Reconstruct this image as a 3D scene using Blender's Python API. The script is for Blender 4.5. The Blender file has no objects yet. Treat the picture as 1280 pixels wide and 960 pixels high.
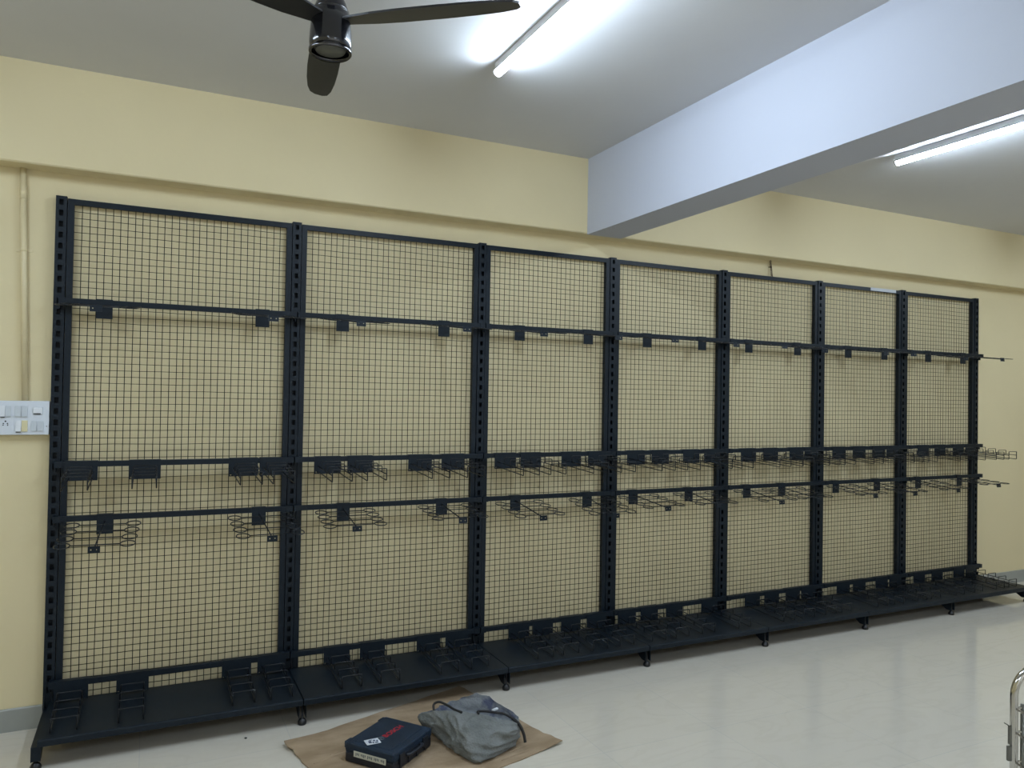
import bpy, bmesh, math, random
from mathutils import Vector, Matrix
random.seed(7)
S = bpy.context.scene
COL = S.collection
R = math.radians

# ---------------------------------------------------------------- materials
def mat(name, col, rough=.5, metal=0., spec=.5, emit=None, coat=0.):
    m = bpy.data.materials.new(name); m.use_nodes = True
    b = m.node_tree.nodes['Principled BSDF']
    b.inputs['Base Color'].default_value = (*col, 1)
    b.inputs['Roughness'].default_value = rough
    b.inputs['Metallic'].default_value = metal
    b.inputs['Specular IOR Level'].default_value = spec
    b.inputs['Coat Weight'].default_value = coat
    if emit:
        b.inputs['Emission Color'].default_value = (*emit[0], 1)
        b.inputs['Emission Strength'].default_value = emit[1]
    return m

def vary(m, scale, c0, c1, bump=0., bscale=None, detail=4, stretch=(1, 1, 1), lo=.35, hi=.65):
    """noise driven base colour and fine bump, in object space"""
    nt = m.node_tree; N = nt.nodes; L = nt.links; b = N['Principled BSDF']
    tc = N.new('ShaderNodeTexCoord'); mp = N.new('ShaderNodeMapping')
    mp.inputs['Scale'].default_value = stretch
    L.new(tc.outputs['Object'], mp.inputs['Vector'])
    n = N.new('ShaderNodeTexNoise'); n.inputs['Scale'].default_value = scale; n.inputs['Detail'].default_value = detail
    L.new(mp.outputs['Vector'], n.inputs['Vector'])
    r = N.new('ShaderNodeValToRGB')
    r.color_ramp.elements[0].position = lo; r.color_ramp.elements[1].position = hi
    r.color_ramp.elements[0].color = (*c0, 1); r.color_ramp.elements[1].color = (*c1, 1)
    L.new(n.outputs['Fac'], r.inputs['Fac']); L.new(r.outputs['Color'], b.inputs['Base Color'])
    if bump:
        n2 = N.new('ShaderNodeTexNoise'); n2.inputs['Scale'].default_value = bscale or scale * 4; n2.inputs['Detail'].default_value = 5
        L.new(mp.outputs['Vector'], n2.inputs['Vector'])
        bp = N.new('ShaderNodeBump'); bp.inputs['Strength'].default_value = bump; bp.inputs['Distance'].default_value = .01
        L.new(n2.outputs['Fac'], bp.inputs['Height']); L.new(bp.outputs['Normal'], b.inputs['Normal'])
    return m

M = {}
WALLC = (.675, .583, .362)
M['wall'] = vary(mat('cream_wall_paint', WALLC, .65, spec=.3), 1.3, (.66, .57, .353), (.69, .596, .371), .06, 30)
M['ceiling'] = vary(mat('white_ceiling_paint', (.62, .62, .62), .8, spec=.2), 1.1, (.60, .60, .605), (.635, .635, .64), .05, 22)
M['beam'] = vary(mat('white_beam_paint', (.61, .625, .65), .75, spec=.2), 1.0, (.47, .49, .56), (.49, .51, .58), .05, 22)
M['base'] = vary(mat('grey_skirting_tile', (.30, .31, .29), .3), 3, (.28, .29, .27), (.33, .34, .31))
M['rack'] = vary(mat('charcoal_powder_coat', (.008, .013, .020), .45, spec=.22), 60, (.0058, .0105, .0165), (.0072, .013, .020), .04, 500)
M['wire'] = mat('black_wire', (.012, .012, .012), .45)
M['mesh'] = mat('dark_mesh_wire', (.004, .004, .0035), .55, spec=.12)
M['hook'] = mat('black_hook_coating', (.007, .009, .012), .34, spec=.35)
M['black'] = mat('black_plastic', (.006, .006, .007), .35)
M['fan'] = mat('glossy_black_fan', (.006, .007, .012), .18, spec=.7, coat=.4)
M['blade'] = mat('black_fan_blade', (.012, .013, .017), .4)
M['chrome'] = mat('chrome', (.54, .53, .50), .12, metal=1.)
M['steel'] = mat('grey_steel', (.16, .16, .14), .4, metal=.6)
M['rim'] = mat('dark_chrome', (.10, .10, .11), .15, metal=1.)
M['fandisc'] = mat('grey_fan_disc', (.11, .112, .10), .4)
M['white'] = mat('white_switch_plastic', (.60, .64, .70), .3)
M['rocker'] = mat('white_rocker', (.68, .71, .75), .25)
M['rockergrey'] = mat('pale_grey_rocker', (.50, .54, .58), .3)
M['yellow'] = mat('yellowed_rocker', (.62, .56, .34), .3)
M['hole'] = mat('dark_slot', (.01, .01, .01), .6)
M['pipe'] = vary(mat('cream_conduit_paint', WALLC, .5), 3, (.66, .57, .353), (.69, .596, .371))
M['batten'] = mat('white_batten', (.7, .7, .72), .4)
M['tube'] = mat('lit_tube', (1, 1, 1), .3, emit=((.70, .84, 1.0), 78.))
M['case'] = vary(mat('navy_case_plastic', (.008, .018, .036), .5, spec=.3), 14, (.009, .019, .036), (.013, .027, .050), .25, 300)
M['casedark'] = mat('dark_case_plastic', (.007, .010, .018), .45)
M['red'] = mat('red_print', (.40, .012, .025), .5)
M['sticker'] = mat('white_sticker', (.62, .65, .70), .4)
M['ink'] = mat('dark_blue_ink', (.02, .035, .09), .5)
M['greyprint'] = mat('grey_print', (.09, .11, .13), .5)
M['label'] = mat('off_white_label', (.52, .52, .44), .45)
M['bag'] = vary(mat('grey_fleece', (.17, .18, .175), .95, spec=.1), 9, (.145, .155, .15), (.205, .215, .21), .5, 120)
M['bagin'] = vary(mat('grey_lining_with_shading', (.16, .175, .2), .95, spec=.1), 16, (.075, .085, .13), (.20, .215, .23), .4, 120, lo=.36, hi=.5)  # darker bluish patches put the shading inside the bag into the colour
M['cord'] = mat('black_cord', (.008, .008, .009), .6)
M['card'] = vary(mat('brown_cardboard', (.32, .235, .15), .85, spec=.15), 6, (.27, .195, .12), (.37, .275, .18), .25, 40, stretch=(1, 2.2, 1))
M['tape'] = mat('clear_tape', (.55, .58, .62), .15)
M['rust'] = mat('rusty_wire', (.09, .06, .035), .6)
M['grit'] = mat('dark_grit', (.03, .035, .03), .7)

def floor_mat():
    m = mat('cream_vitrified_tile', (.5, .5, .46), .08, spec=.5)
    nt = m.node_tree; N = nt.nodes; L = nt.links; b = N['Principled BSDF']
    tc = N.new('ShaderNodeTexCoord')
    br = N.new('ShaderNodeTexBrick')
    br.offset = 0.; br.inputs['Scale'].default_value = 1.
    br.inputs['Brick Width'].default_value = .6; br.inputs['Row Height'].default_value = .6
    br.inputs['Mortar Size'].default_value = .0012; br.inputs['Mortar Smooth'].default_value = .2
    br.inputs['Color1'].default_value = (.605, .56, .478, 1); br.inputs['Color2'].default_value = (.62, .573, .49, 1)
    br.inputs['Mortar'].default_value = (.49, .48, .44, 1)
    L.new(tc.outputs['Object'], br.inputs['Vector'])
    mp = N.new('ShaderNodeMapping'); mp.inputs['Scale'].default_value = (1, 2.6, 1); mp.inputs['Rotation'].default_value = (0, 0, R(24))
    L.new(tc.outputs['Object'], mp.inputs['Vector'])
    n = N.new('ShaderNodeTexNoise'); n.inputs['Scale'].default_value = 2.2; n.inputs['Detail'].default_value = 8; n.inputs['Distortion'].default_value = 1.2
    L.new(mp.outputs['Vector'], n.inputs['Vector'])
    r = N.new('ShaderNodeValToRGB')
    e = r.color_ramp.elements
    e[0].position = .44; e[0].color = (1, 1, 1, 1); e[1].position = .56; e[1].color = (1, 1, 1, 1)
    k = e.new(.50); k.color = (.965, .96, .95, 1)
    L.new(n.outputs['Fac'], r.inputs['Fac'])
    mx = N.new('ShaderNodeMixRGB'); mx.blend_type = 'MULTIPLY'; mx.inputs['Fac'].default_value = 1
    L.new(br.outputs['Color'], mx.inputs['Color1']); L.new(r.outputs['Color'], mx.inputs['Color2'])
    L.new(mx.outputs['Color'], b.inputs['Base Color'])
    return m
M['floor'] = floor_mat()
M['glass'] = mat('added_window_glass', (.9, .95, .93), .02); M['glass'].node_tree.nodes['Principled BSDF'].inputs['Transmission Weight'].default_value = 1.

# ---------------------------------------------------------------- mesh builder
class MB:
    def __init__(s): s.v = []; s.f = []; s.mi = []; s.sm = []
    def add(s, vs, fs, mi=0, smooth=False):
        o = len(s.v); s.v += [tuple(p) for p in vs]
        for f in fs: s.f.append(tuple(i + o for i in f)); s.mi.append(mi); s.sm.append(smooth)
    def box(s, x0, x1, y0, y1, z0, z1, mi=0, T=None):
        vs = [Vector((x, y, z)) for z in (z0, z1) for y in (y0, y1) for x in (x0, x1)]
        if T: vs = [T @ v for v in vs]
        s.add(vs, [(0, 2, 3, 1), (4, 5, 7, 6), (0, 1, 5, 4), (2, 6, 7, 3), (0, 4, 6, 2), (1, 3, 7, 5)], mi)
    def rbox(s, x0, x1, y0, y1, z0, z1, r, mi=0, T=None):
        """box with a chamfer on every edge"""
        bm = bmesh.new(); bmesh.ops.create_cube(bm, size=1)
        for v in bm.verts:
            v.co = Vector(((x0 + x1) / 2 + v.co.x * (x1 - x0), (y0 + y1) / 2 + v.co.y * (y1 - y0), (z0 + z1) / 2 + v.co.z * (z1 - z0)))
        bmesh.ops.bevel(bm, geom=bm.edges[:], offset=r, segments=2, affect='EDGES', profile=.5)
        s.frombm(bm, mi, T)
    def frombm(s, bm, mi=0, T=None, smooth=False):
        bm.verts.index_update()
        s.add([(T @ v.co if T else v.co.copy()) for v in bm.verts], [[v.index for v in f.verts] for f in bm.faces], mi, smooth)
        bm.free()
    def prism(s, poly, x0, x1, mi=0, T=None):
        """polygon in the yz plane (counter-clockwise seen from +x), run along x"""
        n = len(poly)
        vs = [Vector((x0, y, z)) for y, z in poly] + [Vector((x1, y, z)) for y, z in poly]
        if T: vs = [T @ v for v in vs]
        fs = [tuple(range(n - 1, -1, -1)), tuple(range(n, 2 * n))]
        fs += [(i, (i + 1) % n, (i + 1) % n + n, i + n) for i in range(n)]
        s.add(vs, fs, mi)
    def zprism(s, poly, z0, z1, mi=0, T=None):
        n = len(poly)
        vs = [Vector((x, y, z0)) for x, y in poly] + [Vector((x, y, z1)) for x, y in poly]
        if T: vs = [T @ v for v in vs]
        fs = [tuple(range(n - 1, -1, -1)), tuple(range(n, 2 * n))]
        fs += [(i, (i + 1) % n, (i + 1) % n + n, i + n) for i in range(n)]
        s.add(vs, fs, mi)
    def tube(s, pts, r, n=6, closed=False, mi=0, T=None, flat=1., cap=True):
        pts = [Vector(p) for p in pts]; m = len(pts)
        rs = r if isinstance(r, (list, tuple)) else [r] * m
        d0 = (pts[1] - pts[0]).normalized()
        u = d0.orthogonal().normalized(); vs = []
        if abs(d0.z) < .9: u = Vector((0, 0, 1)) - d0 * d0.z; u.normalize()
        for i in range(m):
            a = pts[(i - 1) % m] if (closed or i > 0) else pts[i]
            b = pts[(i + 1) % m] if (closed or i < m - 1) else pts[i]
            d = (b - a).normalized()
            u = (u - d * u.dot(d)); u = u.normalized() if u.length > 1e-6 else d.orthogonal().normalized()
            w = d.cross(u)
            for k in range(n):
                t = 2 * math.pi * (k + .5) / n
                p = pts[i] + (u * math.cos(t) * flat + w * math.sin(t)) * rs[i]
                vs.append(T @ p if T else p)
        fs = []
        for i in range(m if closed else m - 1):
            j = (i + 1) % m
            for k in range(n):
                fs.append((i * n + k, i * n + (k + 1) % n, j * n + (k + 1) % n, j * n + k))
        if not closed and cap:
            fs += [tuple(range(n - 1, -1, -1)), tuple(range((m - 1) * n, m * n))]
        s.add(vs, fs, mi, n > 4)
    def lathe(s, prof, c=(0, 0, 0), n=32, mi=0, smooth=True, caps=True):
        m = len(prof); vs = []
        for r, z in prof:
            for k in range(n):
                t = 2 * math.pi * k / n
                vs.append((c[0] + r * math.cos(t), c[1] + r * math.sin(t), c[2] + z))
        fs = [(i * n + k, i * n + (k + 1) % n, (i + 1) * n + (k + 1) % n, (i + 1) * n + k) for i in range(m - 1) for k in range(n)]
        if caps: fs += [tuple(range(n - 1, -1, -1)), tuple(range((m - 1) * n, m * n))]
        s.add(vs, fs, mi, smooth)
    def plate(s, x0, x1, z0, z1, y0, y1, holes, mi=0, T=None):
        """plate in the xz plane between y0 (front) and y1, with rectangular holes (hx0,hx1,hz0,hz1)"""
        xs = sorted({x0, x1, *[h[0] for h in holes], *[h[1] for h in holes]})
        zs = sorted({z0, z1, *[h[2] for h in holes], *[h[3] for h in holes]})
        nx, nz = len(xs) - 1, len(zs) - 1
        def solid(i, j):
            if i < 0 or j < 0 or i >= nx or j >= nz: return False
            cx, cz = (xs[i] + xs[i + 1]) / 2, (zs[j] + zs[j + 1]) / 2
            return not any(h[0] < cx < h[1] and h[2] < cz < h[3] for h in holes)
        vs = [(x, y, z) for y in (y0, y1) for z in zs for x in xs]
        if T: vs = [T @ Vector(v) for v in vs]
        W = nx + 1; K = W * (nz + 1); fs = []
        for j in range(nz):
            for i in range(nx):
                if not solid(i, j): continue
                a, b, c, d = j * W + i, j * W + i + 1, (j + 1) * W + i + 1, (j + 1) * W + i
                fs += [(a, b, c, d), (a + K, d + K, c + K, b + K)]
                if not solid(i - 1, j): fs.append((a, d, d + K, a + K))
                if not solid(i + 1, j): fs.append((b, b + K, c + K, c))
                if not solid(i, j - 1): fs.append((a, a + K, b + K, b))
                if not solid(i, j + 1): fs.append((d, c, c + K, d + K))
        s.add(vs, fs, mi)
    def build(s, name, mats, parent=None, world=True):
        if not isinstance(mats, (list, tuple)): mats = [mats]
        off = Vector((0, 0, 0))
        if parent is not None and world: off = origin(parent)
        me = bpy.data.meshes.new(name)
        me.from_pydata([tuple(Vector(v) - off) for v in s.v], [], s.f)
        for m in mats: me.materials.append(M[m])
        me.polygons.foreach_set('material_index', s.mi); me.polygons.foreach_set('use_smooth', s.sm)
        me.update()
        o = bpy.data.objects.new(name, me); COL.objects.link(o)
        if parent is not None: o.parent = parent
        return o

def origin(o):
    p = Vector((0, 0, 0))
    while o is not None: p += o.location; o = o.parent
    return p
def tag(o, label, cat, group=None):
    o['label'] = label; o['category'] = cat
    if group: o['group'] = group
    return o
def empty(name, loc): 
    o = bpy.data.objects.new(name, None); o.location = loc; o.empty_display_size = .05; COL.objects.link(o); return o
def struct(o): o['kind'] = 'structure'; return o
def copy_tree(o, parent=None):
    c = o.copy(); COL.objects.link(c)
    if parent is not None: c.parent = parent
    for ch in o.children: copy_tree(ch, c)
    return c
def spline(P, k=6, closed=False):
    P = [Vector(p) for p in P]; n = len(P); out = []
    for i in range(n if closed else n - 1):
        g = lambda j: P[j % n] if closed else P[max(0, min(n - 1, j))]
        a, b, c, d = g(i - 1), g(i), g(i + 1), g(i + 2)
        for q in range(k):
            t = q / k
            out.append(.5 * ((2 * b) + (c - a) * t + (2 * a - 5 * b + 4 * c - d) * t * t + (3 * b - a - 3 * c + d) * t ** 3))
    if not closed: out.append(P[-1])
    return out

# ---------------------------------------------------------------- measured places (metres)
WY = .0378                      # wall face behind the rack
CEIL = 2.959
LED_Z, LED_Y = 2.5096, -.078    # upper wall steps forward
UP = [-.3734, .6715, 1.7091, 2.5963, 3.4883, 4.3769, 5.2687, 6.1601]
H = 2.4
BAR = [1.9202, 1.1864, .9422, .2079]
BY0, BY1 = -.057, -.034         # hanging bar front and back
SH_Z, SH_Y = .1234, -.4297
X0, X1, YB = -3.0, 9.2, -7.6    # room
FILL = 16.  # power of the added fill light

# ---------------------------------------------------------------- the room
b = MB(); b.box(X0, X1, YB, WY + .2, -.12, 0); struct(b.build('floor', 'floor'))
b = MB(); b.box(X0, X1, YB, WY + .2, CEIL, CEIL + .12); struct(b.build('ceiling', 'ceiling'))
b = MB(); b.prism([(WY, 0), (WY + .2, 0), (WY + .2, CEIL), (LED_Y, CEIL), (LED_Y, LED_Z + .006), (LED_Y + .006, LED_Z), (WY, LED_Z)], X0, X1); struct(b.build('wall_back', 'wall'))
b = MB(); b.box(X0 - .15, X0, YB, WY + .2, 0, CEIL); struct(b.build('wall_left', 'wall'))
b = MB(); b.box(X1, X1 + .15, YB, WY + .2, 0, CEIL); struct(b.build('wall_right', 'wall'))
b = MB(); wx0, wx1, wz0, wz1 = -1.6, 5.2, .35, 2.6     # window added out of view behind the camera to carry a fill light
b.plate(X0, X1, 0, CEIL, YB - .15, YB, [(wx0, wx1, wz0, wz1)]); struct(b.build('wall_front', 'wall'))
b = MB(); b.plate(wx0, wx1, wz0, wz1, YB - .10, YB - .04, [(wx0 + .05 + k * 1.7, wx0 + 1.65 + k * 1.7, wz0 + .05, wz1 - .05) for k in range(4)])
wf = struct(b.build('added_window_1', 'batten'))
for k in range(4):
    b = MB(); b.box(wx0 + .05 + k * 1.7, wx0 + 1.65 + k * 1.7, YB - .075, YB - .067, wz0 + .05, wz1 - .05); b.build('added_pane', 'glass', wf)
la = bpy.data.lights.new('added_fill_light', 'AREA'); la.shape = 'RECTANGLE'; la.size = wx1 - wx0 - .1; la.size_y = wz1 - wz0 - .1; la.energy = FILL; la.color = (1., .985, .95)  # area light added to brighten the back wall from the front
lo = bpy.data.objects.new('added_fill_light', la); COL.objects.link(lo); lo.location = ((wx0 + wx1) / 2, YB + .02, (wz0 + wz1) / 2); lo.rotation_euler = (R(90), 0, 0)
b = MB(); b.prism([(WY - .012, 0), (WY, 0), (WY, .1), (WY - .008, .1), (WY - .012, .096)], X0, X1); struct(b.build('baseboard_back', 'base'))
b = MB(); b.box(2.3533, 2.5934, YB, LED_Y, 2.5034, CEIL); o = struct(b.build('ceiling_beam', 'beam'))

# ---------------------------------------------------------------- tube lights
def tube_light(x, y0, y1, label, z=CEIL):
    t = tag(empty('tube_light', (x, (y0 + y1) / 2, z)), label, 'light', 'tube lights on the ceiling')
    b = MB(); b.box(x - .012, x + .012, y1 + .004, y0 - .004, z - .030, z); b.build('batten', 'batten', t)
    b = MB(); b.tube([(x, y0 - .012, z - .042), (x, y1 + .012, z - .042)], .0185, 24)
    for i, f in enumerate(b.f):                     # white opaque back on the upper third of the tube
        c = sum((Vector(b.v[k]) for k in f), Vector()) / len(f)
        if c.z > z - .042 + .0185 * .22: b.mi[i] = 1
    b.build('lit_tube', ['tube', 'batten'], t)
    for ya, yb in ((y0 - .012, y0), (y1, y1 + .012)):
        b = MB(); b.tube([(x, ya, z - .042), (x, yb, z - .042)], .0192, 16); b.box(x - .008, x + .008, ya, yb, z - .045, z - .027)
        b.build('end_cap', 'batten', t)
    return t
tube_light(1.325, -1.01, -2.23, 'lit white tube light on ceiling left of the beam, next to the fan')
tube_light(3.88, -.985, -2.2, 'lit white tube light on ceiling right of the beam')
# unseen lamps added for overall light, at the spacing of the two seen ones
for i, (x, y) in enumerate(((1.325, -4.9), (3.88, -4.9), (-1.23, -1.0), (6.435, -1.0), (-1.23, -4.9), (6.435, -4.9))):
    tube_light(x, y, y - 1.2, 'added out-of-view tube light on ceiling ' + ('in the back row left of the beam', 'in the back row right of the beam', 'near the left wall, front row', 'near the right wall, front row', 'near the left wall, back row', 'near the right wall, back row')[i])

# ---------------------------------------------------------------- ceiling fan
FX, FY, FZ = .478, -1.655, 2.560
fan = tag(empty('ceiling_fan', (FX, FY, CEIL)), 'black three-blade ceiling fan with chrome ring under its motor', 'fan')
b = MB(); b.lathe([(.0585, .012), (.0625, .02), (.0635, .035), (.0625, .06), (.060, .09), (.0555, .125)], (FX, FY, FZ), 40); b.build('motor_housing', 'fan', fan)
b = MB(); b.lathe([(.0535, .128), (.051, .138), (.045, .155), (.037, .172), (.029, .19), (.022, .21), (.016, .235), (.013, .25)], (FX, FY, FZ), 40); b.lathe([(.0545, .122), (.0545, .131)], (FX, FY, FZ), 40); b.build('upper_canopy', 'fan', fan)
b = MB(); b.lathe([(.012, .25), (.012, CEIL - FZ - .05)], (FX, FY, FZ), 16); b.build('downrod', 'blade', fan)
b = MB(); b.lathe([(.018, CEIL - FZ - .09), (.055, CEIL - FZ - .03), (.062, CEIL - FZ)], (FX, FY, FZ), 32); b.build('ceiling_cup', 'fan', fan)
b = MB(); b.lathe([(.056, .004), (.061, 0), (.0645, .004), (.0645, .012), (.061, .0145), (.056, .0145)], (FX, FY, FZ), 48, caps=False); b.build('rim_ring', 'rim', fan)
b = MB(); b.lathe([(.044, .0115), (.0575, .0125)], (FX, FY, FZ), 40); b.lathe([(.001, .0085), (.043, .0085), (.045, .0115)], (FX, FY, FZ), 40, mi=1); b.build('bottom_disc', ['fan', 'fandisc'], fan)
for ang in (-37.7, 82.3, 202.3):
    T = Matrix.Translation((FX, FY, FZ + .100)) @ Matrix.Rotation(R(ang), 4, 'Z')
    st = [(.050, .030, 0), (.085, .036, 0), (.14, .046, 0), (.22, .052, 0), (.35, .053, 0), (.45, .050, 0), (.53, .043, 0), (.575, .032, 0), (.59, .014, 0)]
    vs = []; fs = []
    for r_, w, a in st:
        a = R(9)
        for yy, zz in ((-w, .003), (w, .003), (w, -.003), (-w, -.003)):
            vs.append(T @ Vector((r_, yy * math.cos(a) - zz * math.sin(a), yy * math.sin(a) + zz)))
    for i in range(len(st) - 1):
        for k in range(4): fs.append((i * 4 + k, i * 4 + (k + 1) % 4, (i + 1) * 4 + (k + 1) % 4, (i + 1) * 4 + k))
    fs += [(3, 2, 1, 0), tuple(range(len(st) * 4 - 4, len(st) * 4))]
    b = MB(); b.add(vs, fs); b.build('blade', 'blade', fan)

# ---------------------------------------------------------------- the display racks, one per bay
CW = .022    # half width of a slotted post
def upright(x, parent):
    b = MB()
    holes = []
    z = .16
    while z < H - .02:
        holes.append((x - .0085, x + .0085, z, z + .026)); z += .05
    b.plate(x - CW, x + CW, .03, H, 0, .002, holes)
    b.box(x - CW, x - CW + .002, .002, .032, .03, H); b.box(x + CW - .002, x + CW, .002, .032, .03, H)
    b.box(x - CW, x + CW, .030, .032, .03, H)
    return b.build('slotted_post', 'rack', parent)
def leg(x, parent):
    b = MB()
    poly = [(.03, .03), (.03, .16), (.0, .16), (-.03, .094), (-.415, .094), (-.415, .032), (-.375, .034), (-.32, .066), (-.06, .070), (-.03, .03)]
    poly = poly[::-1]
    b.prism(poly, x - .017, x - .0145); b.prism(poly, x + .0145, x + .017)
    b.box(x - .0145, x + .0145, -.415, .0, .091, .094)
    if x < 0: b.box(x - .017, x + .017, -.4175, -.415, .036, .094)
    l = b.build('base_leg', 'rack', parent)
    for y in (-.402, -.02):
        b = MB(); b.lathe([(.017, 0), (.0205, .004), (.0205, .012), (.016, .022), (.009, .028), (.005, .03), (.005, .088)], (x, y, .0005), 18)
        b.build('levelling_foot', 'black', l)
    return l
def wavy(b, p, q, axis, r):
    """one mesh wire, a little uneven as welded wire is"""
    n = 10; pts = []
    ph = random.uniform(0, 6.28); am = random.uniform(.0006, .0016); off = random.uniform(-.0016, .0016)
    for i in range(n + 1):
        t = i / n; P = Vector(p).lerp(Vector(q), t)
        P[axis] += off + am * math.sin(ph + t * 9) + random.uniform(-.0008, .0008)
        pts.append(P)
    b.tube(pts, r, 4)
ordw = ['first', 'second', 'third', 'fourth', 'fifth', 'sixth', 'seventh', 'eighth']
BAYLAB = ['wide dark mesh display rack bay at left end, beside the white switchboard',
          'wide dark mesh display rack bay, second from left, behind the tool case',
          'narrow dark mesh display rack bay, third from left, left of the beam end',
          'narrow dark mesh display rack bay, fourth from left, just below the beam end',
          'narrow dark mesh display rack bay, fifth from left, with wire tie above its top rail',
          'narrow dark mesh display rack bay, sixth from left, with pale tape on its top rail',
          'narrow dark mesh display rack bay, last on the right end of the row']
for i in range(7):
    xa, xb = UP[i], UP[i + 1]; xm = (xa + xb) / 2
    bay = tag(empty('display_rack', (xm, 0, 0)), BAYLAB[i], 'rack', 'display racks along the wall')
    upright(xa, bay); leg(xa, bay)
    if i == 6: upright(xb, bay); leg(xb, bay)
    fa, fb = xa + CW + .003, xb - CW - .003
    b = MB(); pw = .026
    b.box(fa, fa + pw, .004, .030, .086, H - .008); b.box(fb - pw, fb, .004, .030, .086, H - .008)
    b.box(fa + pw, fb - pw, .004, .019, H - .034, H - .008); b.box(fa + pw, fb - pw, .004, .019, .086, .112)
    pan = b.build('panel_frame', 'rack', bay)
    b = MB(); pt = .0314
    n = int(round((fb - fa - 2 * pw) / pt)); st = (fb - fa - 2 * pw) / n
    for k in range(1, n): 
        x = fa + pw + k * st; wavy(b, (x, .0140, .10), (x, .0140, H - .02), 0, .0017)
    nz = int(round((H - .034 - .112) / pt)); sz = (H - .146) / nz
    for k in range(1, nz):
        z = .112 + k * sz; wavy(b, (fa + pw - .01, .0110, z), (fb - pw + .01, .0110, z), 2, .0017)
    b.build('wire_mesh', 'mesh', pan)
    for z in BAR:
        b = MB(); b.rbox(xa + .004, xb - .004, BY0, BY1, z - .0125, z + .0125, .002)
        bar = b.build('hanging_bar', 'rack', bay)
        for xc, sg in ((xa, 1), (xb, -1)):
            b = MB(); x0 = xc + sg * .003; x1 = xc + sg * .034
            b.box(min(x0, x1), max(x0, x1), BY0 - .0016, BY1 + .001, z - .0150, z + .0140)
            b.box(min(xc + sg * .003, xc + sg * .0075), max(xc + sg * .003, xc + sg * .0075), BY1, -.0005, z - .034, z + .012)
            b.box(min(xc + sg * .003, xc + sg * .02), max(xc + sg * .003, xc + sg * .02), -.004, -.0005, z - .034, z + .012)
            b.build('end_bracket', 'rack', bar)
    b = MB(); e = .0025
    L_, R_ = xa + e, xb - e
    if i == 0: L_ = xa + .006
    if i == 6: R_ = xb + .012
    top = SH_Z
    prof = [(-.004, top - .028), (-.004, top), (SH_Y + .006, top), (SH_Y + .002, top - .002), (SH_Y, top - .006), (SH_Y, top - .028), (SH_Y + .002, top - .028), (SH_Y + .002, top - .0065), (SH_Y + .0065, top - .002), (-.006, top - .002), (-.006, top - .028)]
    b.prism(prof, L_, R_)
    for xs in (L_, R_ - .002): b.box(xs, xs + .002, SH_Y + .004, -.004, top - .028, top - .001)
    b.box(L_ + .1, R_ - .1, -.24, -.2, top - .02, top - .002)
    b.build('base_shelf', 'rack', bay)

# ---------------------------------------------------------------- hooks
YP = BY0 - .0022   # plate hangs just in front of the bar
def make_step():
    root = empty('step_hook', (0, 0, 0))
    w = .067
    b = MB()
    b.plate(-w, w, -.074, .0148, YP - .0016, YP, [(-w + .006, -w + .012, -.069, -.063)])
    b.box(-w, w, YP, BY1 + .004, .0134, .0148)
    b.build('back_plate', 'rack', root)
    hw = .047; r = .0026; yf_ = YP - .330
    b = MB()
    for q in (-hw, hw):
        b.tube([(q, YP - .002, -.036), (q, yf_, -.050)], r, 6)
        b.tube([(q, YP - .002, -.062), (q, yf_ + .004, -.0795), (q, yf_, -.0785), (q, yf_, -.022)], r, 6)
    b.build('wire_arm', 'hook', root)
    for k, dy in enumerate((.09, .17, .25, .330)):
        y = YP - dy; z0 = -.036 - .014 * dy / .330; zt = -.0045 - k * .006
        b = MB(); b.tube([(-hw, y, z0), (-hw, y, zt - .005), (-hw + .0015, y, zt - .0015), (-hw + .005, y, zt), (hw - .005, y, zt), (hw - .0015, y, zt - .0015), (hw, y, zt - .005), (hw, y, z0)], r, 6)
        b.build('step_loop', 'hook', root)
    return root
def make_ring():
    root = empty('ring_hanger', (0, 0, 0))
    w = .033
    b = MB(); b.plate(-w, w, -.074, .0148, YP - .0016, YP, []); b.box(-w, w, YP, BY1 + .004, .0134, .0148)
    b.build('back_plate', 'rack', root)
    r = .0026
    y0, y1 = YP - .001, -.370
    zz = lambda y: -.016 - .0665 * (y0 - y) / (y0 - y1)
    b = MB(); b.tube([(0, y0, zz(y0)), (0, y1, zz(y1))], .003, 6); b.build('arm', 'hook', root)
    for k in range(4):
        y = YP - .055 - k * .075; z = zz(y) + .0045
        b = MB(); b.tube([(-.0945, y, z), (.0945, y, z)], r, 6)
        cb = b.build('crossbar', 'hook', root)
        for s in (-1, 1):
            b = MB(); rr = .0295
            b.tube([(s * (.123 + rr * math.cos(t * math.pi / 9)), y + rr * math.sin(t * math.pi / 9), z + .213 * rr * math.sin(t * math.pi / 9)) for t in range(18)], r, 5, closed=True)
            b.build('ring', 'hook', cb)
    b = MB(); zt = zz(y1)
    b.plate(-.023, .023, zt - .017, zt + .010, y1 - .0025, y1 - .0005, [(-.014, -.009, zt - .006, zt - .001), (.009, .014, zt - .006, zt - .001)])
    b.build('tag_plate', 'rack', root)
    return root
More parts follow.
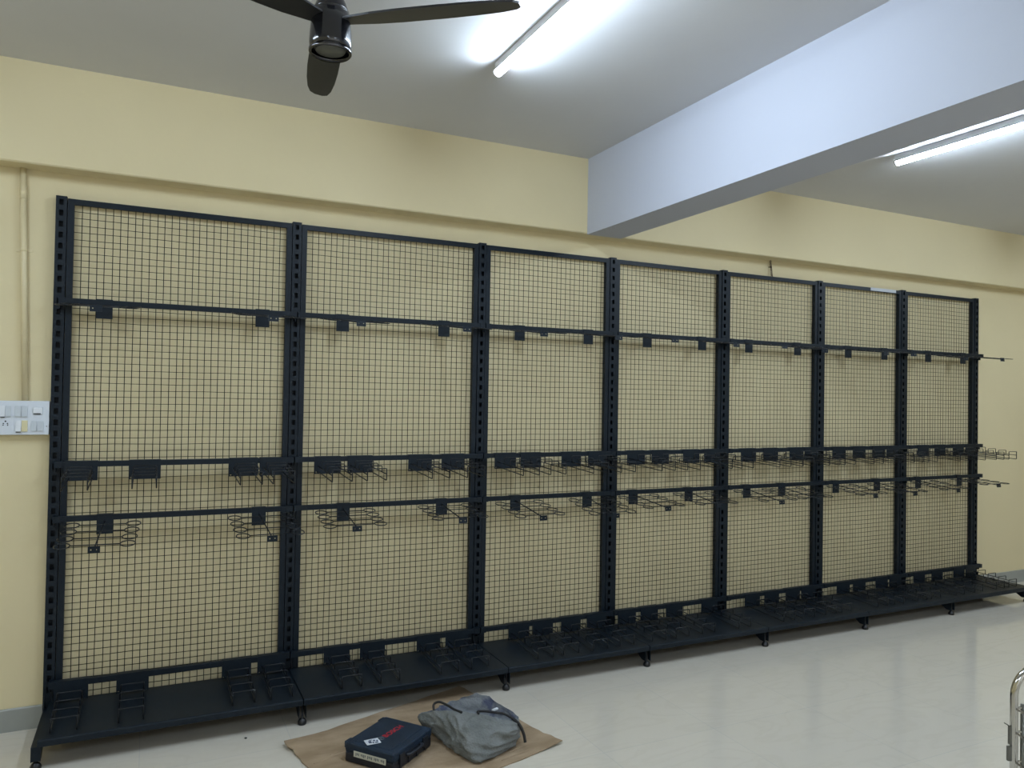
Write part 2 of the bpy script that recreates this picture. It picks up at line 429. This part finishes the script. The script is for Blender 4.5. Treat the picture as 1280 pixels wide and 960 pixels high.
HX = {
 0: [-.188, .502, .900, 1.458, 1.922, 2.383, 2.814, 3.250, 3.647, 4.093, 4.591, 4.976, 5.474, 5.891],
 1: [-.265, -.006, .428, .5705, .838, 1.006, 1.335, 1.525, 1.844, 2.008, 2.278, 2.462, 2.743, 2.928, 3.172, 3.343, 3.655, 3.855, 4.093, 4.236, 4.511, 4.717, 4.921, 5.074, 5.423, 5.621, 5.845, 6.000],
 2: [-.165, .505, .923, 1.463, 1.912, 2.392, 2.726, 3.155, 3.644, 3.958, 4.480, 4.909, 5.366, 5.858],
 3: [-.281, -.035, .417, .582, .904, 1.092, 1.402, 1.567, 1.949, 2.105, 2.293, 2.469, 2.691, 2.859, 3.054, 3.336, 3.705, 3.878, 4.073, 4.218, 4.566, 4.731, 4.969, 5.118, 5.389, 5.600, 5.860, 6.010]}
BARW = ['top bar', 'upper middle bar', 'lower middle bar', 'lowest bar']
BAYW = ['first rack bay from left', 'second rack bay from left', 'third rack bay from left', 'middle rack bay', 'third rack bay from right', 'second rack bay from right', 'last rack bay on the right']
protos = {}
YAW = {0: {0: 3, 2: -3, 6: 5, 9: 14, 11: 16, 12: 4}, 2: {0: 4.5, 1: -4, 2: 1, 4: -3, 6: -5, 10: -4}}
for row in range(4):
    kind = 'ring' if row in (0, 2) else 'step'
    cnt = [0] * 7
    tot = [0] * 7
    bi = [max(i for i in range(7) if x > UP[i] - .02) for x in HX[row]]
    for k in bi: tot[k] += 1
    for j, x in enumerate(HX[row]):
        k = bi[j]; n = cnt[k]; cnt[k] += 1
        if kind not in protos:
            protos[kind] = make_ring() if kind == 'ring' else make_step(); o = protos[kind]
        else: o = copy_tree(protos[kind])
        o.location = (x, 0, BAR[row] + .0003)
        if kind == 'ring':
            a = R(YAW.get(row, {}).get(j, random.uniform(-2.5, 2.5))); tl = R(-5.5 + random.uniform(-1.2, 1.2)) if row == 0 else R([0, 0, -4, -5.5, -3.2, -1, -5, -5, -4.5, -5.2, -5.5, -5.2, -6, -9.5][j])
            for ch in o.children:
                if ch.name.split('.')[0] != 'back_plate':
                    P = Vector((0, YP, -.016))
                    ch.matrix_basis = Matrix.Translation(P) @ Matrix.Rotation(-a, 4, 'Z') @ Matrix.Rotation(tl, 4, 'X') @ Matrix.Translation(-P)
        pos = {1: ['only'], 2: ['left one', 'right one'], 4: ['leftmost', 'second', 'third', 'rightmost']}[tot[k]][n]
        nm = 'black ring hanger' if kind == 'ring' else 'black wire step hook'
        tag(o, f'{nm}, {pos} on {BARW[row]}, {BAYW[k]}', 'hook',
            {0: 'ring hangers on the top bar', 1: 'step hooks on the upper middle bar', 2: 'ring hangers on the lower middle bar', 3: 'step hooks on the lowest bar'}[row])

# ---------------------------------------------------------------- wall fittings
pipe = tag(empty('conduit_pipe', (-.5, WY, 1.47)), 'cream painted conduit pipe running up the wall from the white switchboard', 'pipe')
p0, p1 = Vector((-.496, WY - .014, 1.462)), Vector((-.527, WY - .014, LED_Z))
b = MB(); b.tube([p0, p1], .0125, 14); b.build('tube', 'pipe', pipe)
d = (p1 - p0).normalized(); c = p0 + d * ((2.40 - p0.z) / d.z)
b = MB(); b.tube([c - d * .03, c + d * .03], .0138, 14); b.build('coupling', 'pipe', pipe)
c = p0 + d * ((2.144 - p0.z) / d.z)
b = MB(); b.tube([c - d * .008, c + d * .008], .0136, 14); b.box(c.x - .032, c.x + .032, WY - .004, WY - .0002, c.z - .008, c.z + .008); b.build('saddle_clip', 'pipe', pipe)

sw = tag(empty('switchboard', (-.6, WY, 1.317)), 'white electrical switchboard with two rows of switches left of the rack', 'switchboard')
yf = .002
b = MB(); b.rbox(-.80, -.399, yf, WY - .0003, 1.317, 1.468, .003); b.build('plate', 'white', sw)
def rocker(x0, x1, z0, z1, m, dark=False):
    b = MB(); b.prism([(yf, z0), (yf, z1), (yf - .002, z1), (yf - .0055, z0 + .004), (yf - .0052, z0)][::-1], x0 + .0008, x1 - .0008)
    o = b.build('switch_rocker', m, sw)
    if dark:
        b = MB(); b.box(x0 + .002, x1 - .001, yf - .0065, yf - .0005, z0 - .004, z0 - .0005); b.build('dark_strip', 'hole', o)  # thin dark strip along the rocker's lower edge
    o['label'] = {'rocker': 'white rocker', 'rockergrey': 'pale grey rocker', 'yellow': 'yellowed rocker'}[m]
za, zb = 1.398, 1.446
rocker(-.5855, -.566, za, zb, 'rocker', True); rocker(-.565, -.5435, za, zb, 'rockergrey')
rocker(-.530, -.506, za, zb, 'rockergrey'); rocker(-.505, -.482, za, zb, 'rockergrey')
b = MB(); b.rbox(-.462, -.424, yf - .004, yf + .001, 1.408, 1.440, .003); o = b.build('bell_push', 'rocker', sw)
b = MB(); b.box(-.459, -.432, yf - .0048, yf - .0035, 1.4085, 1.4135); b.build('dark_strip', 'hole', o)  # thin dark strip near the lower edge of the push
zc, zd = 1.332, 1.381
rocker(-.526, -.505, zc, zd, 'rocker', True); rocker(-.504, -.480, zc, zd, 'yellow')
rocker(-.468, -.446, zc + .002, zd - .002, 'rockergrey'); rocker(-.444, -.420, zc + .002, zd - .002, 'rockergrey')
for x, z, r in ((-.5640, 1.3775, .0034), (-.5715, 1.3675, .0026), (-.5565, 1.3675, .0026), (-.5725, 1.3605, .0026), (-.5555, 1.3605, .0026)):
    b = MB(); b.tube([(x, yf - .0006, z), (x, yf + .001, z)], r, 10); b.build('socket_hole', 'hole', sw)
b = MB(); b.tube([(-.408, yf - .0006, 1.355), (-.408, yf + .001, 1.355)], .0022, 10); b.build('screw', 'steel', sw)
# the same plate continues out of the frame
rocker(-.64, -.618, za, zb, 'rocker'); rocker(-.617, -.595, za, zb, 'rocker')

t = tag(empty('wire_tie', (3.912, WY, 2.44)), 'rusty twisted wire tie on a wall screw above the fifth rack bay', 'wire')
b = MB(); b.tube([(3.912, WY + .005, 2.462), (3.912, WY - .02, 2.462)], .003, 8); b.tube([(3.912, WY - .018, 2.462), (3.912, WY - .021, 2.462)], .007, 10); b.build('screw', 'rust', t)
b = MB()
b.tube([(3.912 + 0.0065 * math.cos(a * .8), WY - .016 - .0006 * a + .004 * math.sin(a * .8), 2.49 - a * .0042) for a in range(25)], 0.0027, 5)
b.tube([(3.912 + 0.0065 * math.cos(a * .8 + 3.1), WY - .016 - .0006 * a + .004 * math.sin(a * .8 + 3.1), 2.49 - a * .0042) for a in range(25)], 0.0027, 5)
b.tube(spline([(3.908, WY - .016, 2.49), (3.905, WY - .017, 2.502), (3.912, WY - .018, 2.506), (3.917, WY - .017, 2.500), (3.915, WY - .016, 2.49)], 4), 0.0027, 5)
b.build('twisted_wire', 'rust', t)
b = MB(); b.box(4.90, 5.18, .0028, .0038, 2.370, 2.393); tag(b.build('tape_strip', 'tape'), 'pale strip of clear tape on the top rail of the sixth rack bay', 'tape')

# ---------------------------------------------------------------- cardboard, tool case, bag
def ragged(a, bb, n, amp):
    a, bb = Vector(a), Vector(bb); d = (bb - a); nrm = Vector((-d.y, d.x)).normalized(); out = []
    for i in range(n): out.append(a + d * (i / n) + nrm * (random.uniform(-amp, amp) if i else 0))
    return out
CL, CF, CR, CB = (.562, -.586), (.736, -1.307), (1.676, -1.055), (1.50, -.27)
poly = ragged(CL, CF, 26, .006) + ragged(CF, CR, 16, .002) + ragged(CR, CB, 20, .007) + ragged(CB, CL, 14, .003)
bm = bmesh.new()
vs = [bm.verts.new((p.x, p.y, .0012)) for p in poly]
f = bm.faces.new(vs); bm.normal_update()
if f.normal.z < 0: f.normal_flip()
bmesh.ops.triangulate(bm, faces=[f])
bmesh.ops.subdivide_edges(bm, edges=[e for e in bm.edges if e.calc_length() > .1], cuts=3, use_grid_fill=True)
bmesh.ops.triangulate(bm, faces=bm.faces[:])
def lift(x, y):
    a = math.exp(-((x - .57) ** 2 + (y + .60) ** 2) / .01) * .016 + math.exp(-((x - 1.67) ** 2 + (y + 1.05) ** 2) / .008) * .012
    ins = .0016 * math.sin(x * 23 + y * 9) * math.sin(y * 17 - x * 4)
    return a + max(0, ins)
for v in bm.verts: v.co.z += lift(v.co.x, v.co.y)
ext = bmesh.ops.extrude_face_region(bm, geom=bm.faces[:])
for g in ext['geom']:
    if isinstance(g, bmesh.types.BMVert): g.co.z += .0035
bmesh.ops.recalc_face_normals(bm, faces=bm.faces[:])
b = MB(); b.frombm(bm)
# thumb-nail tears and creases in the top ply
for (x, y, l, a) in ((.74, -.78, .20, 20), (.80, -.74, .16, 18), (1.50, -1.02, .16, 16), (1.46, -1.07, .2, 15), (1.52, -.97, .10, 20)):
    T = Matrix.Translation((x, y, .0062)) @ Matrix.Rotation(R(a), 4, 'Z')
    b.prism([(-.003, 0), (.003, 0), (0, .0022)], -l / 2, l / 2, 0, T)
tag(b.build('cardboard_sheet', 'card'), 'flattened brown cardboard sheet lying on the floor in front of the rack', 'cardboard')

CZ = .0072
case = empty('tool_case', (.952, -.848, CZ)); case.rotation_euler.z = R(38)
tag(case, 'dark navy plastic tool case with red lettering lying on the cardboard', 'case')
hl, hw, ch = .142, .122, .081
def cbuild(b, name, m, p=case): return b.build(name, m, p, world=False)
b = MB(); b.rbox(-hl, hl, -hw + .002, hw - .002, 0, .040, .006)
for x in (-.09, -.03, .03, .09): b.box(x - .006, x + .006, -hw - .002, -hw + .004, .004, .036)
cbuild(b, 'lower_shell', 'casedark')
b = MB(); b.rbox(-hl, hl, -hw, hw, .042, ch - .002, .007)
b.rbox(-hl + .022, hl - .030, -hw + .030, hw - .020, ch - .006, ch, .003)
b.box(-hl + .004, hl - .004, -hw + .004, hw - .004, .038, .044)
for x in (-.115, .115): b.rbox(x - .02, x + .02, hw - .004, hw + .008, .050, ch - .004, .003)
lid = cbuild(b, 'lid', 'case')
for x in (-.085, .085):
    b = MB(); b.rbox(x - .018, x + .018, -hw - .007, -hw + .001, .022, .064, .002); cbuild(b, 'latch', 'casedark')
b = MB()
b.tube(spline([(-.05, -hw + .002, .045), (-.052, -hw - .010, .045), (-.03, -hw - .016, .045), (.03, -hw - .016, .045), (.052, -hw - .010, .045), (.05, -hw + .002, .045)], 5), .007, 8); cbuild(b, 'handle', 'casedark')
b = MB(); b.rbox(-hl - .0015, -hl + .001, -.085, .075, .028, .052, .0006)
for k in range(22):
    y = -.078 + k * .0066
    if k % 5 != 3: b.box(-hl - .0019, -hl - .0014, y, y + .0038, .034 + (k % 3) * .002, .046, 1)
o = cbuild(b, 'side_label', ['label', 'greyprint']); o['label'] = 'off-white printed side label'
# lettering on the lid
cu = bpy.data.curves.new('lettering', 'FONT'); cu.body = 'BOSCH'; cu.size = .036; cu.extrude = .0003; cu.align_x = 'CENTER'; cu.align_y = 'CENTER'; cu.space_character = 1.08; cu.offset = .0006
tmp = bpy.data.objects.new('lettering', cu); COL.objects.link(tmp)
dg = bpy.context.evaluated_depsgraph_get()
me = bpy.data.meshes.new_from_object(tmp.evaluated_get(dg)); bpy.data.objects.remove(tmp); me.name = 'lettering'
me.materials.clear(); me.materials.append(M['red'])
lt = bpy.data.objects.new('lettering', me); COL.objects.link(lt); lt.parent = lid; lt.location = (.028, .0, ch + .0004)
lt.rotation_euler.z = R(-2); lt['label'] = 'red lettering'
# round emblem and white sticker
b = MB()
T = Matrix.Translation((-.053, .004, ch + .0004))
b.tube([(T @ Vector((.0125 * math.cos(a * math.pi / 12), .0125 * math.sin(a * math.pi / 12), 0))) for a in range(24)], .0012, 5, closed=True)
for s in (-1, 1): b.tube(spline([T @ Vector((s * .004, -.008, 0)), T @ Vector((s * .0065, 0, 0)), T @ Vector((s * .004, .008, 0))], 4), .0012, 5)
b.tube([T @ Vector((-.006, 0, 0)), T @ Vector((.006, 0, 0))], .0012, 5)
o = cbuild(b, 'emblem', 'greyprint', lid); o['label'] = 'grey round emblem'
b = MB(); T = Matrix.Translation((-.093, .018, ch + .0002)) @ Matrix.Rotation(R(-36), 4, 'Z')
b.box(-.030, .030, -.024, .024, 0, .0008, 0, T)
for (x0, x1, y0, y1) in ((-.017, -.005, -.012, .008), (-.003, .004, -.016, -.004), (.004, .013, .0, .012), (.007, .020, -.018, -.008), (.016, .024, -.004, .006), (-.012, .002, .011, .017)):
    b.box(x0, x1, y0, y1, .0008, .0010, 1, T)
o = cbuild(b, 'sticker', ['sticker', 'ink'], lid); o['label'] = 'white sticker with dark blue print'

# drawstring bag
bag = tag(empty('drawstring_bag', (1.33, -.93, .0075)), 'slumped grey fabric drawstring bag with black cord beside the tool case', 'bag')
Z0 = .0075
base = [(1.205, -.775), (1.20, -.86), (1.215, -.96), (1.235, -1.04), (1.262, -1.078), (1.37, -1.05), (1.47, -.99), (1.485, -.90), (1.40, -.78), (1.29, -.74)]
belly = [(1.150, -.758, .050), (1.185, -.86, .06), (1.205, -.965, .058), (1.228, -1.04, .05), (1.268, -1.072, .042), (1.38, -1.055, .055), (1.49, -.995, .06), (1.505, -.90, .06), (1.415, -.765, .07), (1.29, -.725, .07)]
should = [(1.122, -.755, .080), (1.168, -.83, .10), (1.208, -.93, .118), (1.245, -.998, .112), (1.300, -1.040, .104), (1.395, -1.04, .098), (1.480, -1.0, .092), (1.500, -.91, .09), (1.405, -.785, .13), (1.28, -.735, .105)]
rim = [(1.120, -.752, .104), (1.168, -.805, .132), (1.225, -.865, .148), (1.285, -.915, .152), (1.35, -.965, .146), (1.42, -1.0, .130), (1.482, -.985, .112), (1.492, -.905, .122), (1.372, -.80, .172), (1.245, -.748, .128)]
inner = [(x * .93 + 1.31 * .07, y * .92 - .86 * .08, z * .86) for x, y, z in rim]
inner2 = [(x * .8 + 1.33 * .2, y * .75 - .89 * .25, z * .45 + .02) for x, y, z in rim]
rings = []
K = 12
for cpts in ([(x * .5 + .665, y * .5 - .465, Z0) for x, y in base], [(x, y, Z0) for x, y in base], belly, should, rim):
    rings.append(spline(cpts, K, True))
inn = [spline(c, K, True) for c in (rim, inner, inner2)]
def loft(R_, sub, fold):
    n = len(R_[0]); out = []
    for i in range(len(R_) - 1):
        g = lambda j: R_[max(0, min(len(R_) - 1, j))]
        for q in range(sub):
            t = q / sub; row = []
            for k in range(n):
                a, b_, c, d_ = g(i - 1)[k], g(i)[k], g(i + 1)[k], g(i + 2)[k]
                row.append(.5 * ((2 * b_) + (c - a) * t + (2 * a - 5 * b_ + 4 * c - d_) * t * t + (3 * b_ - a - 3 * c + d_) * t ** 3))
            out.append(row)
    out.append([p.copy() for p in R_[-1]])
    from mathutils import noise
    for ri, row in enumerate(out):
        ce = Vector((1.34, -.9, .05))
        for p in row:
            if p.z < Z0 + .004: p.z = max(p.z, Z0); continue
            u = p.x * .76 - p.y * .65; v = p.x * .55 + p.y * .75
            n1 = noise.noise(Vector((u * 5 + p.z * 6, v * 6, p.z * 15 - u * 7)))
            n2 = noise.noise(Vector((u * 9 + 4, v * 11 - u * 6, p.z * 30 + u * 10)))
            n3 = noise.noise(Vector((p.x * 60, p.y * 60, p.z * 60)))
            h = n1 * .009 + n3 * .0012
            ridge = (1 - abs(n2)) ** 4 * .017
            dirv = (p - ce); dirv.z *= .6; dirv.normalize()
            p += dirv * (h + ridge - .007) * fold
            p.z = max(p.z, Z0)
    return out
def skin(rows, name, m, flip=False, capstart=True):
    n = len(rows[0]); vs = [p for r_ in rows for p in r_]; fs = []
    for i in range(len(rows) - 1):
        for k in range(n):
            q = (i * n + k, i * n + (k + 1) % n, (i + 1) * n + (k + 1) % n, (i + 1) * n + k)
            fs.append(q[::-1] if flip else q)
    if capstart: fs.append(tuple(range(n))[::-1] if not flip else tuple(range(n)))
    b = MB(); b.add(vs, fs, 0, True); return b.build(name, m, bag)
outer = loft(rings, 10, 1.)
inrows = loft(inn, 6, .7)
inrows[0] = [p.copy() for p in outer[-1]]
skin(outer, 'body', 'bag')
o = skin(inrows[::-1], 'inner_lining', 'bagin', flip=False); o['label'] = 'grey lining with painted bluish shading'
b = MB()
b.tube(spline([(1.172, -.80, .118), (1.176, -.772, .146), (1.198, -.785, .160), (1.222, -.825, .156), (1.238, -.868, .151), (1.258, -.905, .150)], 6), .0052, 8)
b.tube(spline([(1.318, -.95, .152), (1.325, -.925, .150), (1.355, -.94, .152), (1.40, -.96, .146), (1.43, -.97, .140), (1.460, -.995, .124), (1.485, -1.012, .100), (1.50, -1.025, .062), (1.503, -1.035, .030)], 6), [.0050] * 30 + [.0066] * 19, 8)
b.build('drawcord', 'cord', bag)
b = MB(); b.rbox(-.016, .016, -.006, .006, -.004, .004, .002, 0, Matrix.Translation((1.405, -.93, .148)) @ Matrix.Rotation(R(20), 4, 'Z')); o = b.build('cord_toggle', 'sticker', bag); o['label'] = 'white cord toggle'

# grit on the floor near the rack foot
b = MB(); bm = bmesh.new(); bmesh.ops.create_icosphere(bm, subdivisions=2, radius=.006)
for v in bm.verts: v.co *= random.uniform(.7, 1.2); v.co.z = max(-.003, v.co.z * .6)
b.frombm(bm, 0, Matrix.Translation((.420, -.452, .0032))); tag(b.build('grit_crumb', 'grit'), 'small dark crumb on the floor in front of the first base shelf', 'crumb')

# ---------------------------------------------------------------- chrome stand at the right edge
cx, cy = 2.290, -2.613
ux = Vector((.93, -.36, 0)).normalized()          # runs to the right of the picture
st_ = tag(empty('chrome_stand', (cx, cy, 0)), 'chrome tube stand with rungs cut off by the right edge of the picture', 'stand')
W_, TOP, RB = .36, .765, .085
def P2(a, z, dep=0): v = Vector((cx, cy, 0)) + ux * a + Vector((-ux.y, ux.x, 0)) * dep; return (v.x, v.y, z)
for dep in (0, -.30):
    pts = [P2(0, .012, dep), P2(0, TOP - RB, dep)] + [P2(RB - RB * math.cos(a * math.pi / 16), TOP - RB + RB * math.sin(a * math.pi / 16), dep) for a in range(1, 9)]
    pts += [P2(W_ - RB + RB * math.sin(a * math.pi / 16), TOP - RB + RB * math.cos(a * math.pi / 16), dep) for a in range(0, 9)] + [P2(W_, .012, dep)]
    b = MB(); b.tube(pts, .0105, 16); fr = b.build('tube_frame', 'chrome', st_)
    for a in (0, W_): 
        b = MB(); b.lathe([(.013, 0), (.014, .004), (.014, .016), (.011, .024)], P2(a, 0, dep), 16); b.build('foot_cap', 'black', fr)
    for a in (.026, W_ - .026):
        b = MB(); b.tube([P2(a, .10, dep), P2(a, .655, dep)], .0055, 10); b.build('inner_upright', 'steel', fr)
for z in (.12, .25, .38, .49, .575, .645):
    b = MB(); b.tube([P2(0, z, 0), P2(W_, z, 0)], .0032, 8); b.tube([P2(0, z, -.30), P2(W_, z, -.30)], .0032, 8)
    b.tube([P2(0, z, 0), P2(0, z, -.30)], .0032, 8); b.tube([P2(W_, z, 0), P2(W_, z, -.30)], .0032, 8)
    b.build('rung', 'chrome', st_)
b = MB()
for z0, z1, a in ((.540, .592, -.016), (.493, .535, -.020)):
    T = Matrix.Translation(P2(0, 0, 0)) @ Matrix.Rotation(math.atan2(ux.y, ux.x), 4, 'Z')
    b.box(a, -.006, -.004, .004, z0, z1, 0, T)
b.tube([P2(-.010, .590), P2(-.030, .602)], .0018, 6)
b.build('side_bracket', 'steel', st_)

# ---------------------------------------------------------------- world, camera, view
w = bpy.data.worlds.new('world'); S.world = w; w.use_nodes = True
w.node_tree.nodes['Background'].inputs['Color'].default_value = (.5, .55, .62, 1)
w.node_tree.nodes['Background'].inputs['Strength'].default_value = .3

cam = bpy.data.cameras.new('camera'); co = bpy.data.objects.new('camera', cam); COL.objects.link(co)
cam.sensor_fit = 'HORIZONTAL'; cam.sensor_width = 36.; cam.lens = 946.325 / 1280 * 36; cam.clip_start = .05
yw, pt, rl = R(25.648), R(.9096), R(.974)
fw = Vector((math.sin(yw) * math.cos(pt), math.cos(yw) * math.cos(pt), math.sin(pt)))
rt = Vector((math.cos(yw), -math.sin(yw), 0)); up = rt.cross(fw)
r2 = rt * math.cos(rl) + up * math.sin(rl); u2 = up * math.cos(rl) - rt * math.sin(rl)
co.matrix_world = Matrix(((r2.x, u2.x, -fw.x, 0), (r2.y, u2.y, -fw.y, -3.9719), (r2.z, u2.z, -fw.z, 1.5266), (0, 0, 0, 1)))
S.camera = co
vs_ = S.view_settings
S.display_settings.display_device = 'sRGB'
vs_.view_transform = 'Standard'; vs_.look = 'None'; vs_.gamma = 1; vs_.exposure = 1.1; vs_.use_curve_mapping = False
S.cycles.max_bounces = 8; S.cycles.diffuse_bounces = 5; S.cycles.use_denoising = True
S.cycles.sample_clamp_indirect = 6
